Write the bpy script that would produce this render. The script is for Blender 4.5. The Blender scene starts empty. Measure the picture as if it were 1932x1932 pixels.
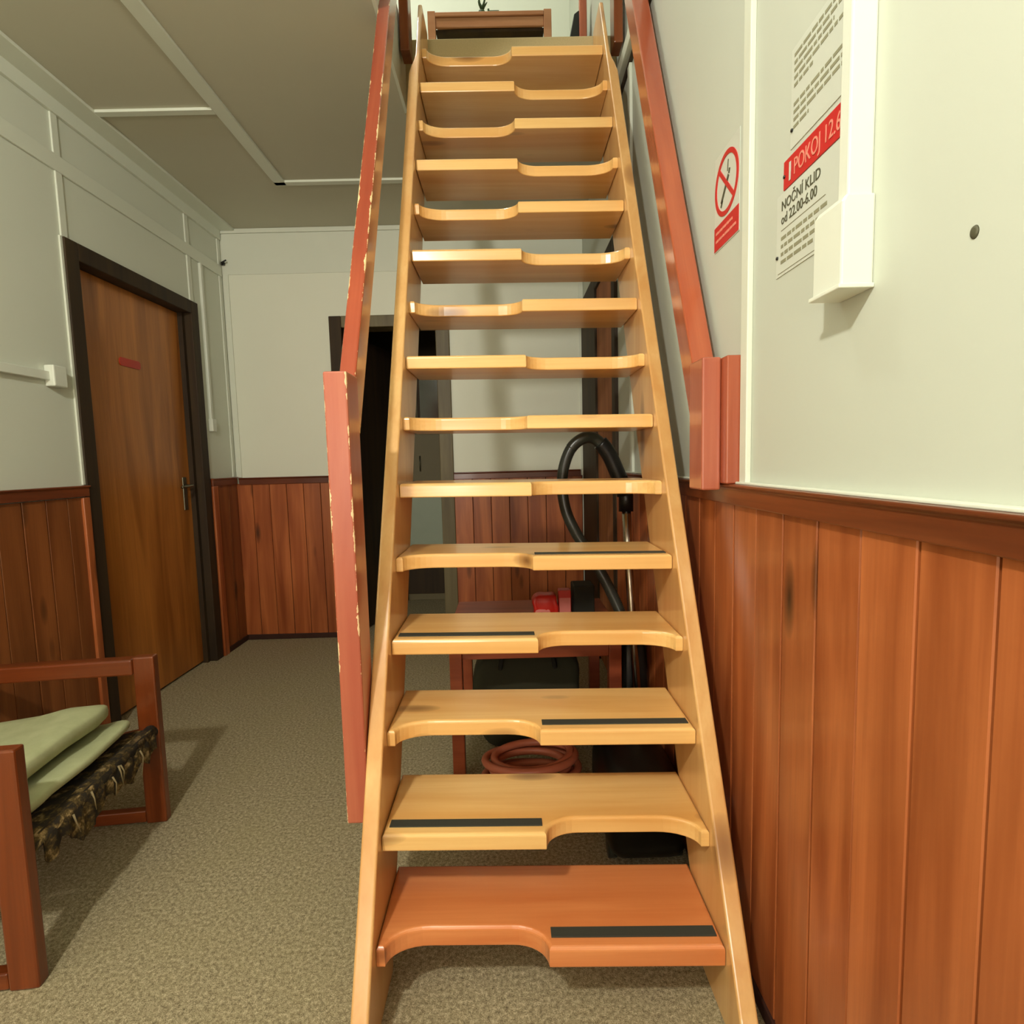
import bpy, bmesh, math, random
from mathutils import Vector, Matrix
random.seed(7)
scn = bpy.context.scene
COL = scn.collection
# ------------------------------------------------------------------ camera
FPX, PITCH, YAW, ROLL, EYE = 1062.29, 0.09165, 0.00648, -0.02559, 1.1686
cp, sp, cy, sy = math.cos(PITCH), math.sin(PITCH), math.cos(YAW), math.sin(YAW)
Fw = Vector((sy*cp, cy*cp, -sp)); Rt = Vector((cy, -sy, 0)); Up = Rt.cross(Fw)
cr, sr = math.cos(ROLL), math.sin(ROLL)
R2 = Rt*cr + Up*sr; U2 = Up*cr - Rt*sr
cam = bpy.data.cameras.new('camera'); cam.sensor_width = 36; cam.lens = FPX*36/1932
cam.clip_start = .02
co = bpy.data.objects.new('camera', cam); COL.objects.link(co)
M = Matrix((( R2.x, U2.x, -Fw.x, 0), (R2.y, U2.y, -Fw.y, 0), (R2.z, U2.z, -Fw.z, EYE), (0, 0, 0, 1)))
co.matrix_world = M
scn.camera = co
# ------------------------------------------------------------------ world, lamps, exposure
w = bpy.data.worlds.new('world'); scn.world = w; w.use_nodes = True
w.node_tree.nodes['Background'].inputs[0].default_value = (.80, .84, .62, 1)
w.node_tree.nodes['Background'].inputs[1].default_value = .01
def lamp(name, loc, energy, color, size):
    l = bpy.data.lights.new(name, 'POINT'); l.energy = energy; l.color = color; l.shadow_soft_size = size
    o = bpy.data.objects.new(name, l); COL.objects.link(o); o.location = loc
    return o
lamp('ceiling_lamp_light', (-.71, -.44, 2.50), 114, (1, .985, .885), .06)
lamp('rear_fill_light', (-.8, -3.9, 1.15), 130, (1, .985, .885), .35)  # soft fill added behind the camera to brighten back wall and stairs
lamp('upstairs_lamp_light', (-.9, 2.6, 4.9), 66, (1, 1, .92), .12)
scn.view_settings.view_transform = 'Standard'; scn.view_settings.look = 'None'
scn.view_settings.gamma = 1; scn.view_settings.exposure = .16
scn.view_settings.use_curve_mapping = False
scn.cycles.max_bounces = 10; scn.cycles.diffuse_bounces = 3

# ------------------------------------------------------------------ materials
def srgb(r, g, b):
    f = lambda c: (c/255/12.92) if c/255 <= .04045 else ((c/255+.055)/1.055)**2.4
    return (f(r), f(g), f(b), 1)
class NT:
    def __init__(s, name):
        s.m = bpy.data.materials.new(name); s.m.use_nodes = True
        s.t = s.m.node_tree; s.b = s.t.nodes['Principled BSDF']
    def n(s, typ, **kw):
        o = s.t.nodes.new(typ)
        for k, v in kw.items():
            if k.startswith('i_'): o.inputs[k[2:].replace('_', ' ')].default_value = v
            else: setattr(o, k, v)
        return o
    def l(s, a, b): s.t.links.new(a, b)
    def math(s, op, a, b=None, c=None, clamp=False):
        o = s.n('ShaderNodeMath', operation=op, use_clamp=clamp)
        for i, v in enumerate((a, b, c)):
            if v is None: continue
            if isinstance(v, (int, float)): o.inputs[i].default_value = v
            else: s.l(v, o.inputs[i])
        return o.outputs[0]
    def mix(s, f, a, b, blend='MIX'):
        o = s.n('ShaderNodeMix', data_type='RGBA', blend_type=blend)
        for i, v in ((0, f), (6, a), (7, b)):
            if isinstance(v, (int, float)): o.inputs[i].default_value = v
            elif isinstance(v, tuple): o.inputs[i].default_value = v
            else: s.l(v, o.inputs[i])
        return o.outputs[2]
    def coords(s, scale, rnd=6.0):
        tc = s.n('ShaderNodeTexCoord'); oi = s.n('ShaderNodeObjectInfo')
        r = s.math('MULTIPLY', oi.outputs['Random'], rnd)
        add = s.n('ShaderNodeVectorMath', operation='ADD'); s.l(tc.outputs['Object'], add.inputs[0]); s.l(r, add.inputs[1])
        mul = s.n('ShaderNodeVectorMath', operation='MULTIPLY'); s.l(add.outputs[0], mul.inputs[0]); mul.inputs[1].default_value = scale
        return mul.outputs[0], tc, oi
    def bump(s, h, strength, dist=.002):
        b = s.n('ShaderNodeBump'); b.inputs['Strength'].default_value = strength; b.inputs['Distance'].default_value = dist
        s.l(h, b.inputs['Height']); s.l(b.outputs[0], s.b.inputs['Normal'])
def plain(name, col, rough=.6, metal=0, noise=.06, nscale=9):
    t = NT(name); v, tc, oi = t.coords((1, 1, 1))
    nz = t.n('ShaderNodeTexNoise', i_Scale=nscale, i_Detail=4); t.l(v, nz.inputs['Vector'])
    dark = tuple(c*(1-noise*2) for c in col[:3])+(1,)
    t.l(t.mix(nz.outputs[0], dark, col), t.b.inputs['Base Color'])
    t.b.inputs['Roughness'].default_value = rough; t.b.inputs['Metallic'].default_value = metal
    return t.m
def wood(name, light, dark, axis='z', rough=.35, vary=.15, knots=0., fine=1., coat=0., edge=None, knotcol=(.03,.012,.004,1)):
    t = NT(name)
    k = {'x': (.9, 11, 11), 'y': (11, .9, 11), 'z': (11, 11, .9)}[axis]
    v, tc, oi = t.coords(tuple(c*fine for c in k))
    nz = t.n('ShaderNodeTexNoise', i_Scale=1.3, i_Detail=4, i_Roughness=.5, i_Distortion=.7); t.l(v, nz.inputs['Vector'])
    k2 = {'x': (3, 140, 140), 'y': (140, 3, 140), 'z': (140, 140, 3)}[axis]
    v2, _, _ = t.coords(k2)
    n2 = t.n('ShaderNodeTexNoise', i_Scale=1.0, i_Detail=3); t.l(v2, n2.inputs['Vector'])
    rp = t.n('ShaderNodeValToRGB'); rp.color_ramp.elements[0].position = .30; rp.color_ramp.elements[1].position = .68
    rp.color_ramp.elements[0].color = dark; rp.color_ramp.elements[1].color = light; t.l(nz.outputs[0], rp.inputs[0])
    c = t.mix(t.math('MULTIPLY', t.math('SUBTRACT', .58, n2.outputs[0], clamp=True), .9, clamp=True), rp.outputs[0], dark)
    hs = t.n('ShaderNodeHueSaturation'); t.l(c, hs.inputs['Color'])
    t.l(t.math('ADD', t.math('MULTIPLY', oi.outputs['Random'], vary*2), 1-vary), hs.inputs['Value'])
    c = hs.outputs[0]
    if knots:
        k3 = {'x': (3, 9, 9), 'y': (9, 3, 9), 'z': (9, 9, 2.6)}[axis]
        v3, _, _ = t.coords(k3, 17)
        vo = t.n('ShaderNodeTexVoronoi', i_Scale=knots); t.l(v3, vo.inputs['Vector'])
        f = t.math('SUBTRACT', 1, t.math('MULTIPLY', vo.outputs['Distance'], 5.0), clamp=True)
        g = t.math('GREATER_THAN', t.n_sep(vo.outputs['Color']), .5)
        c = t.mix(t.math('MULTIPLY', t.math('POWER', f, .7), g), c, knotcol)
    if edge:
        hx, hy, ec, ex, ey = edge   # local half sizes: wear on the long edges of a post
        sx = t.n('ShaderNodeSeparateXYZ'); t.l(tc.outputs['Object'], sx.inputs[0])
        nv = t.n('ShaderNodeTexNoise', i_Scale=26, i_Detail=4, i_Roughness=.7); t.l(tc.outputs['Object'], nv.inputs['Vector'])
        n3 = t.n('ShaderNodeTexNoise', i_Scale=5, i_Detail=2); t.l(tc.outputs['Object'], n3.inputs['Vector'])
        w_ = t.math('MULTIPLY', t.math('SUBTRACT', t.math('MULTIPLY', nv.outputs[0], n3.outputs[0]), .24, clamp=True), .032)
        a = t.math('GREATER_THAN', t.math('ADD', t.math('ABSOLUTE', sx.outputs[0]), w_), hx-ex)
        b = t.math('GREATER_THAN', t.math('ADD', t.math('ABSOLUTE', sx.outputs[1]), w_), hy-ey)
        c = t.mix(t.math('MULTIPLY', a, b), c, ec)
    t.l(c, t.b.inputs['Base Color'])
    t.b.inputs['Roughness'].default_value = rough
    t.b.inputs['Coat Weight'].default_value = coat; t.b.inputs['Coat Roughness'].default_value = .15
    t.bump(n2.outputs[0], .25, .0008)
    return t.m
def n_sep(self, col):
    s = self.n('ShaderNodeSeparateColor'); self.l(col, s.inputs[0]); return s.outputs[0]
NT.n_sep = n_sep
MAT = {}
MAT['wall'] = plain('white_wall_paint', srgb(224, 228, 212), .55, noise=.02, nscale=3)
MAT['wall_r'] = plain('right_wall_dimmed_white', srgb(206, 210, 196), .6, noise=.02, nscale=3)  # same white as the other walls, darkened against the strong lamp light
MAT['wall_b'] = plain('back_wall_brightened_white', srgb(240, 242, 224), .5, noise=.015, nscale=3)  # same white, colour brightened to make up for weaker light
MAT['ceil'] = plain('ceiling_paint', srgb(206, 202, 180), .6, noise=.03, nscale=3)
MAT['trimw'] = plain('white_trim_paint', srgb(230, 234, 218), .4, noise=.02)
MAT['pvc'] = plain('white_plastic', srgb(232, 236, 222), .3, noise=.01)
MAT['stair'] = wood('varnished_pine', srgb(248, 204, 132), srgb(228, 168, 94), 'x', .28, .07, knots=.9, coat=.5, fine=.8, knotcol=(.16,.06,.02,1))
MAT['stair_red'] = wood('varnished_pine_red', srgb(228, 146, 88), srgb(206, 116, 62), 'x', .28, .03, knots=.9, coat=.5, fine=.8, knotcol=(.14,.05,.02,1))
MAT['stringer'] = wood('varnished_pine_upright', srgb(232, 186, 122), srgb(212, 154, 90), 'z', .3, .03, knots=.6, coat=.4, fine=.8, knotcol=(.2,.08,.03,1))
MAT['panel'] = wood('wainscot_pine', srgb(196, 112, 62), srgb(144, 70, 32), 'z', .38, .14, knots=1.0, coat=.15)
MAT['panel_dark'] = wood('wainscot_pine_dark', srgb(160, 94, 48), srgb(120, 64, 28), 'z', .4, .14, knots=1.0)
MAT['backing'] = plain('groove_shadow_board', srgb(60, 28, 14), .7)
MAT['cap_y'] = wood('chair_rail_pine', srgb(140, 70, 34), srgb(92, 42, 20), 'y', .35, .05, coat=.3)
MAT['cap_x'] = wood('chair_rail_pine_back', srgb(124, 60, 30), srgb(84, 38, 18), 'x', .35, .05, coat=.3)
MAT['door'] = wood('door_veneer', srgb(204, 130, 58), srgb(148, 86, 30), 'z', .35, .02, fine=.8)
MAT['leaf3'] = wood('brown_side_door', srgb(176, 112, 66), srgb(138, 82, 44), 'z', .8, .02)
MAT['frame'] = wood('dark_door_frame', srgb(62, 44, 16), srgb(40, 26, 8), 'z', .7, .05)
MAT['frame_olive'] = wood('olive_door_frame', srgb(120, 108, 74), srgb(88, 76, 48), 'z', .5, .05)
MAT['red'] = wood('stained_red_wood', srgb(184, 96, 62), srgb(158, 72, 46), 'z', .25, .03, coat=.5)
MAT['redpost'] = wood('worn_red_wood', srgb(190, 108, 80), srgb(168, 80, 60), 'z', .3, .03, coat=.4, edge=(.025, .045, srgb(240, 208, 160), .0006, .0006))
MAT['redrail'] = wood('worn_red_rail', srgb(176, 84, 56), srgb(150, 62, 42), 'z', .22, .03, coat=.6, edge=(.020, .040, srgb(246, 214, 160), .0010, .0010))
MAT['chair'] = wood('chair_beech', srgb(140, 68, 28), srgb(96, 40, 14), 'z', .3, .05, coat=.3)
MAT['chair_h'] = wood('chair_beech_arm', srgb(140, 68, 28), srgb(96, 40, 14), 'x', .3, .05, coat=.3)
MAT['black'] = plain('black_plastic', srgb(20, 20, 18), .35)
MAT['black_soft'] = plain('dark_fabric', srgb(34, 33, 24), .9)
MAT['hose'] = plain('grey_black_hose', srgb(52, 54, 46), .3)
MAT['chrome'] = plain('brushed_chrome', srgb(190, 180, 160), .2, 1)
MAT['steel'] = plain('door_steel', srgb(120, 118, 100), .35, .9)
MAT['strip'] = plain('black_grip_rubber', srgb(52, 54, 46), .75, noise=.1, nscale=200)
MAT['redplastic'] = plain('red_plastic', srgb(190, 34, 24), .3)
MAT['pinkpaper'] = plain('pink_label', srgb(214, 120, 110), .6)
MAT['salmon'] = plain('salmon_rubber', srgb(196, 112, 84), .4)
MAT['paper'] = plain('paper', srgb(214, 218, 206), .35, noise=.01)
MAT['signred'] = plain('sign_red', srgb(208, 42, 44), .35, noise=.04, nscale=40)
MAT['signtext'] = plain('sign_pink_text', srgb(240, 150, 130), .5)
MAT['ink'] = plain('black_ink', srgb(84, 82, 60), .6)
MAT['ink_soft'] = plain('faded_ink', srgb(150, 148, 120), .6)
MAT['doorsign'] = plain('door_sign_red', srgb(196, 52, 34), .4)
MAT['green'] = plain('plant_green', srgb(58, 80, 44), .6)
MAT['pale'] = plain('pale_cabinet_paint', srgb(170, 182, 160), .5)
MAT['olive'] = plain('olive_board', srgb(118, 108, 78), .6)
MAT['glassdark'] = plain('dark_glass', srgb(30, 32, 22), .1)
MAT['uppercarpet'] = plain('beige_edge_carpet', srgb(204, 190, 144), .95, noise=.1, nscale=160)
MAT['tablewood'] = wood('table_red_wood', srgb(168, 84, 50), srgb(130, 56, 32), 'x', .35, .04, coat=.2)
MAT['tan'] = wood('upstairs_tan_wood', srgb(200, 146, 108), srgb(176, 118, 82), 'x', .22, .03, coat=.5)
MAT['brownpost'] = wood('brown_newel_wood', srgb(150, 84, 44), srgb(122, 62, 28), 'z', .3, .03, coat=.3)
MAT['bag'] = plain('olive_cloth', srgb(54, 52, 34), .95)
def mk_carpet():
    t = NT('loop_carpet'); v, tc, oi = t.coords((1, 1, 1), 0)
    a = t.n('ShaderNodeTexNoise', i_Scale=420, i_Detail=3, i_Roughness=.7); t.l(v, a.inputs['Vector'])
    b = t.n('ShaderNodeTexNoise', i_Scale=110, i_Detail=4, i_Roughness=.7); t.l(v, b.inputs['Vector'])
    c = t.n('ShaderNodeTexNoise', i_Scale=5, i_Detail=3); t.l(v, c.inputs['Vector'])
    s = t.math('ADD', t.math('MULTIPLY', a.outputs[0], .5), t.math('MULTIPLY', b.outputs[0], .5))
    rp = t.n('ShaderNodeValToRGB'); e = rp.color_ramp.elements
    e[0].position = .36; e[0].color = srgb(92, 80, 62); e[1].position = .64; e[1].color = srgb(232, 218, 184)
    m = e.new(.5); m.color = srgb(172, 158, 126); t.l(s, rp.inputs[0])
    col = t.mix(t.math('MULTIPLY', t.math('SUBTRACT', c.outputs[0], .35, clamp=True), .5), rp.outputs[0], srgb(172, 160, 114))
    t.l(col, t.b.inputs['Base Color']); t.b.inputs['Roughness'].default_value = 1
    t.b.inputs['Specular IOR Level'].default_value = .1
    t.bump(s, .9, .006)
    return t.m
MAT['carpet'] = mk_carpet()
def mk_cushion():
    t = NT('mint_cushion_cloth'); v, tc, oi = t.coords((1, 1, 1))
    a = t.n('ShaderNodeTexNoise', i_Scale=14, i_Detail=5, i_Roughness=.6); t.l(v, a.inputs['Vector'])
    b = t.n('ShaderNodeTexNoise', i_Scale=300, i_Detail=2); t.l(v, b.inputs['Vector'])
    t.l(t.mix(a.outputs[0], srgb(156, 160, 116), srgb(194, 198, 156)), t.b.inputs['Base Color'])
    t.b.inputs['Roughness'].default_value = .95; t.bump(b.outputs[0], .4, .001); return t.m
MAT['mint'] = mk_cushion()
def mk_floral():
    t = NT('dark_floral_cloth'); v, tc, oi = t.coords((1, 1, 1))
    a = t.n('ShaderNodeTexNoise', i_Scale=24, i_Detail=4, i_Roughness=.7); t.l(v, a.inputs['Vector'])
    rp = t.n('ShaderNodeValToRGB'); e = rp.color_ramp.elements
    e[0].position = .46; e[0].color = srgb(36, 28, 14); e[1].position = .66; e[1].color = srgb(168, 142, 96)
    m = e.new(.55); m.color = srgb(84, 66, 26); t.l(a.outputs[0], rp.inputs[0]); t.l(rp.outputs[0], t.b.inputs['Base Color'])
    t.b.inputs['Roughness'].default_value = .9; return t.m
MAT['floral'] = mk_floral()
MAT['thread'] = plain('frayed_cloth', srgb(150, 132, 96), .9)

# ------------------------------------------------------------------ geometry helpers
class MB:
    def __init__(s): s.v = []; s.f = []; s.smooth = False
    def add(s, vs, fs):
        n = len(s.v); s.v += [tuple(v) for v in vs]; s.f += [tuple(i+n for i in f) for f in fs]; return s
    def box(s, x0, x1, y0, y1, z0, z1):
        return s.add([(x0,y0,z0),(x1,y0,z0),(x1,y1,z0),(x0,y1,z0),(x0,y0,z1),(x1,y0,z1),(x1,y1,z1),(x0,y1,z1)],
                     [(0,3,2,1),(4,5,6,7),(0,1,5,4),(1,2,6,5),(2,3,7,6),(3,0,4,7)])
    def prism(s, poly, axis, a, b):
        """poly: list of 2-D points in the two other axes (order y,z / x,z / x,y)"""
        def P(p, t):
            return {'x': (t, p[0], p[1]), 'y': (p[0], t, p[1]), 'z': (p[0], p[1], t)}[axis]
        n = len(poly)
        vs = [P(p, a) for p in poly]+[P(p, b) for p in poly]
        return s.add(vs, [tuple(range(n-1, -1, -1)), tuple(range(n, 2*n))]+[(i, (i+1) % n, n+(i+1) % n, n+i) for i in range(n)])
    def tube(s, pts, r, seg=12, caps=True):
        pts = [Vector(p) for p in pts]; n = len(pts); rr = r if isinstance(r, (list, tuple)) else [r]*n
        T = [(pts[min(i+1, n-1)]-pts[max(i-1, 0)]).normalized() for i in range(n)]
        ref = Vector((0, 0, 1)) if abs(T[0].z) < .9 else Vector((1, 0, 0))
        N = (ref-T[0]*ref.dot(T[0])).normalized(); vs = []
        for i in range(n):
            N = (N-T[i]*N.dot(T[i])).normalized(); B = T[i].cross(N)
            for k in range(seg):
                a = 2*math.pi*k/seg; vs.append(pts[i]+(N*math.cos(a)+B*math.sin(a))*rr[i])
        fs = [(i*seg+k, i*seg+(k+1) % seg, (i+1)*seg+(k+1) % seg, (i+1)*seg+k) for i in range(n-1) for k in range(seg)]
        if caps: fs += [tuple(range(seg-1, -1, -1)), tuple((n-1)*seg+k for k in range(seg))]
        s.smooth = True
        return s.add(vs, fs)
    def lathe(s, prof, c, seg=24):
        vs = []; n = len(prof)
        for (r, z) in prof:
            for k in range(seg):
                a = 2*math.pi*k/seg; vs.append((c[0]+r*math.cos(a), c[1]+r*math.sin(a), c[2]+z))
        fs = [(i*seg+k, i*seg+(k+1) % seg, (i+1)*seg+(k+1) % seg, (i+1)*seg+k) for i in range(n-1) for k in range(seg)]
        fs += [tuple(range(seg-1, -1, -1)), tuple((n-1)*seg+k for k in range(seg))]
        s.smooth = True
        return s.add(vs, fs)
    def pad(s, cx, cy_, cz, lx, ly, lz, p=3.2, nu=36, nv=18, f=None):
        """soft cushion: superellipsoid"""
        def e(c, q): return math.copysign(abs(c)**q, c)
        vs = []
        for j in range(nv+1):
            ph = -math.pi/2+math.pi*j/nv
            for i in range(nu):
                th = 2*math.pi*i/nu
                x = lx/2*e(math.cos(ph), .45)*e(math.cos(th), 2/p*.5); y = ly/2*e(math.cos(ph), .45)*e(math.sin(th), 2/p*.5); z = lz/2*e(math.sin(ph), .55)
                v = (cx+x, cy_+y, cz+z)
                vs.append(f(*v) if f else v)
        fs = [(j*nu+i, j*nu+(i+1) % nu, (j+1)*nu+(i+1) % nu, (j+1)*nu+i) for j in range(nv) for i in range(nu)]
        s.smooth = True
        return s.add(vs, fs)
    def build(s, name, mat, parent=None, bevel=0, loc=None, seg=2, local=False):
        base = Vector((0, 0, 0))
        if loc is not None: base = Vector(loc)
        elif parent is not None and not local: base = parent_world(parent)
        vs = s.v if local else [tuple(Vector(v)-base) for v in s.v]
        me = bpy.data.meshes.new(name); me.from_pydata(vs, [], s.f); me.update()
        bm = bmesh.new(); bm.from_mesh(me); bmesh.ops.remove_doubles(bm, verts=bm.verts, dist=1e-6); bmesh.ops.recalc_face_normals(bm, faces=bm.faces)
        if bevel: 
            ed = [e for e in bm.edges if len(e.link_faces) == 2 and e.calc_face_angle() > .6]
            bmesh.ops.bevel(bm, geom=ed, offset=bevel, segments=seg, affect='EDGES', profile=.5, clamp_overlap=True)
        bm.to_mesh(me); bm.free()
        me.materials.append(mat)
        if s.smooth:
            for p in me.polygons: p.use_smooth = True
        o = bpy.data.objects.new(name, me); COL.objects.link(o)
        if parent is not None:
            o.parent = parent
            if loc is not None: o.location = Vector(loc)-parent_world(parent)
        elif loc is not None: o.location = loc
        return o
def parent_world(p):
    v = Vector((0, 0, 0))
    while p is not None: v += p.location; p = p.parent
    return v
def box(*a): return MB().box(*a)
def thing(name, label, cat, loc=(0, 0, 0), rz=0, group=None):
    o = bpy.data.objects.new(name, None); COL.objects.link(o); o.location = loc; o.rotation_euler = (0, 0, rz)
    o.empty_display_size = .1
    return tag(o, label, cat, group)
def tag(o, label, cat, group=None):
    o['label'] = label; o['category'] = cat
    if group: o['group'] = group
    return o
def struct(o, label=None):
    o['kind'] = 'structure'
    if label: o['label'] = label
    return o
def spline(pts, n=8):
    P = [Vector(p) for p in pts]; P = [P[0]*2-P[1]]+P+[P[-1]*2-P[-2]]; out = []
    for i in range(1, len(P)-2):
        a, b, c, d = P[i-1:i+3]
        for k in range(n):
            t = k/n; out.append(.5*((2*b)+(c-a)*t+(2*a-5*b+4*c-d)*t*t+(3*b-a-3*c+d)*t**3))
    out.append(P[-2]); return out
def text_mesh(name, s, mat, parent, loc, size, rot, sx=1.0, extr=.0004, align='LEFT'):
    cu = bpy.data.curves.new(name, 'FONT'); cu.body = s; cu.size = size; cu.extrude = extr; cu.align_x = align; cu.resolution_u = 3
    t = bpy.data.objects.new(name, cu); COL.objects.link(t)
    dg = bpy.context.evaluated_depsgraph_get(); me = bpy.data.meshes.new_from_object(t.evaluated_get(dg))
    bpy.data.objects.remove(t)
    me.transform(Matrix.Diagonal((sx, 1, 1, 1))); me.transform(rot.to_4x4())
    me.materials.clear(); me.materials.append(mat)
    o = bpy.data.objects.new(name, me); COL.objects.link(o); o.parent = parent
    o.location = Vector(loc)-parent_world(parent); return o
def copies(o, offsets, parent):
    for d in offsets:
        c = o.copy(); COL.objects.link(c); c.parent = parent; c.location = o.location+Vector(d)

# ------------------------------------------------------------------ the room
XL, XR, YB, ZC, ZU, YF = -1.805, .52, 3.762, 2.684, 2.98, -4.7
ZT = 5.4; YU = 4.25                      # upstairs ceiling, upstairs back wall
YE = 2.61                                # edge of the upper floor over the stairs
fl = MB().box(-3.2, 1.2, YF-.1, 6.2, -.1, 0).build('floor', MAT['carpet']); struct(fl, 'beige brown loop pile carpet floor')
# left wall with a door opening y 2.49..3.36
DL0, DL1, DH = 2.485, 3.345, 2.06
wl = MB().box(XL-.14, XL, YF, DL0, 0, ZC).box(XL-.14, XL, DL1, YB+.14, 0, ZC).box(XL-.14, XL, DL0, DL1, DH, ZC)
wl = struct(wl.build('wall_left', MAT['wall']), 'white panelled left wall above brown plank wainscot')
# back wall with an open doorway
BX0, BX1, BH = -1.055, -.44, 2.055
wb = MB().box(XL-.14, BX0, YB, YB+.14, 0, ZC).box(BX1, XR+.12, YB, YB+.14, 0, ZC).box(BX0, BX1, YB, YB+.14, BH, ZC)
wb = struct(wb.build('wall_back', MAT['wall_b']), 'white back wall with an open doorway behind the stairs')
# right wall: one face from the floor up past the upper floor
RD0, RD1, RDH = 2.70, 3.20, 2.10
wr = MB().box(XR, XR+.14, YF, RD0, 0, ZT).box(XR, XR+.14, RD0, RD1, RDH, ZT).box(XR, XR+.14, RD1, 6.2, 0, ZT)
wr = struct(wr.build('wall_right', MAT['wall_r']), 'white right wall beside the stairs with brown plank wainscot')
struct(MB().box(-3.2, XR+.14, YF-.14, YF, 0, ZT).build('wall_front', MAT['panel_dark']))
# ceiling with the stair opening x>-.40, .35<y<2.61
cl = MB().box(XL-.14, -.405, YF, YB+.14, ZC, ZU-.02).box(-.405, XR, YE, YB+.14, ZC, ZU-.02).box(-.405, XR, YF, .35, ZC, ZU-.02)
cl = struct(cl.build('ceiling', MAT['ceil']), 'cream panelled ceiling with battens left of the stairs')
# upper storey shell
up = MB().box(-3.2, -.405, YF, YU, ZU-.02, ZU).box(-.405, XR, YE+.012, YU, ZU-.02, ZU).box(-.405, XR, YF, .35, ZU-.02, ZU)
struct(up.build('floor_upstairs', MAT['uppercarpet']))
fe = MB().box(-.405, XR-.001, YE-.012, YE-.0005, ZC-.004, ZU).build('trim_1', MAT['uppercarpet'], bevel=.004); struct(fe, 'beige carpeted edge of the upper floor above the top tread')
fe = MB().box(-.404, -.392, .36, YE-.013, ZC-.004, ZU+.01).build('trim_2', MAT['trimw']); struct(fe, 'white lining board along the left side of the stair opening')
struct(MB().box(-3.2, XR, YU, YU+.12, ZU-.3, ZT).build('wall_upstairs_back', MAT['wall']), 'pale green white upstairs wall above the stairs')
struct(MB().box(-3.3, -3.2, YF, YU+.12, ZU-.3, ZT).build('wall_upstairs_left', MAT['wall']))
struct(MB().box(-3.3, XR+.14, YF-.14, YU+.12, ZT, ZT+.1).build('ceiling_upstairs', MAT['wall']))

# planks -------------------------------------------------------------
PH0, PH1 = .035, 1.058
def plank_mesh(wd, axis):
    g, d = .0018, .009
    pr = [(0, 0), (wd, 0), (wd, d-g), (wd-g, d), (g, d), (0, d-g)]      # (along wall, out of wall)
    return pr
def planks(wall, axis, start, end, plane, outdir, wd, mat, z0=PH0, z1=PH1):
    """a row of planks; outdir +1/-1 is the direction they stand proud"""
    n = max(1, round((end-start)/wd)); wd = (end-start)/n; first = None
    a, b = sorted((plane, plane+outdir*.0035))
    bb = box(a, b, start, end, z0, z1) if axis == 'y' else box(start, end, a, b, z0, z1)
    bb.build('backing_board', MAT['backing'], wall)
    pr = plank_mesh(wd-.0036, axis); p0 = plane+outdir*.0035
    for i in range(n):
        if first is None:
            if axis == 'y': poly = [(p0+outdir*q, p) for p, q in pr]        # (x,y)
            else: poly = [(p, p0+outdir*q) for p, q in pr]
            m = MB().prism(poly, 'z', z0, z1)
            m.v = [(v[0], v[1]+start, v[2]) if axis == 'y' else (v[0]+start, v[1], v[2]) for v in m.v]
            c = (0, start, 0) if axis == 'y' else (start, 0, 0)
            first = m.build('plank', mat, wall, loc=c)
        else:
            c = first.copy(); COL.objects.link(c); c.parent = wall
            o = i*wd; j = outdir*random.choice((0, .0008, .0014))
            c.location = first.location+(Vector((j, o, 0)) if axis == 'y' else Vector((o, j, 0)))
planks(wr, 'y', -.110, RD0-.075, XR, -1, .114, MAT['panel'])
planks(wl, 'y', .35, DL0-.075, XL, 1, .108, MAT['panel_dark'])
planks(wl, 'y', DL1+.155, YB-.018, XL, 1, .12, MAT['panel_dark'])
planks(wb, 'x', XL, BX0-.075, YB, -1, .110, MAT['panel'])
planks(wb, 'x', BX1+.085, XR-.02, YB, -1, .118, MAT['panel'])
# bright trim board at the foot of the left door frame, both sides
for y0, y1 in ((DL0-.11, DL0-.073), (DL1+.08, DL1+.135)):
    box(XL+.003, XL+.024, y0, y1, .0, PH1).build('end_board', MAT['panel'], wl, bevel=.003)
# chair rails (structure trims) and thin dark skirtings
def trim(i, m, mat, bevel=.003, label=None): return struct(m.build('trim_%d' % i, mat, bevel=bevel), label)
def rail_profile(plane, d, z):   # cap board with a small lip on top
    return [(plane, z-.046), (plane+d*.024, z-.046), (plane+d*.024, z-.010), (plane+d*.032, z-.006), (plane+d*.032, z), (plane, z)]
trim(3, MB().prism(rail_profile(XR, -1, 1.104), 'y', -.9, RD0-.075), MAT['cap_y'], .002, 'brown chair rail capping the right wainscot')
box(XR-.019, XR, -.9, RD0-.08, 1.104, 1.109).build('white_top_strip', MAT['trimw'], bpy.data.objects['trim_3'], bevel=.0015)  # thin white strip along the top of the rail
trim(4, MB().prism(rail_profile(XL, 1, 1.108), 'y', -.9, DL0-.072), MAT['cap_y'], .002, 'dark brown chair rail left of the left wall door')
trim(5, MB().prism(rail_profile(XL, 1, 1.104), 'y', DL1+.078, YB-.03), MAT['cap_y'], .002, 'short dark chair rail right of the left wall door')
def capx(x0, x1, z=1.098): return MB().prism([(YB, z-.046), (YB-.024, z-.046), (YB-.024, z-.010), (YB-.030, z-.006), (YB-.030, z), (YB, z)], 'x', x0, x1)
trim(6, capx(XL+.03, BX0-.075), MAT['cap_x'], .002, 'brown chair rail on the back wall left of the doorway')
trim(7, capx(BX1+.085, XR-.033), MAT['cap_x'], .002, 'brown chair rail on the back wall behind the stairs')
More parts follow.
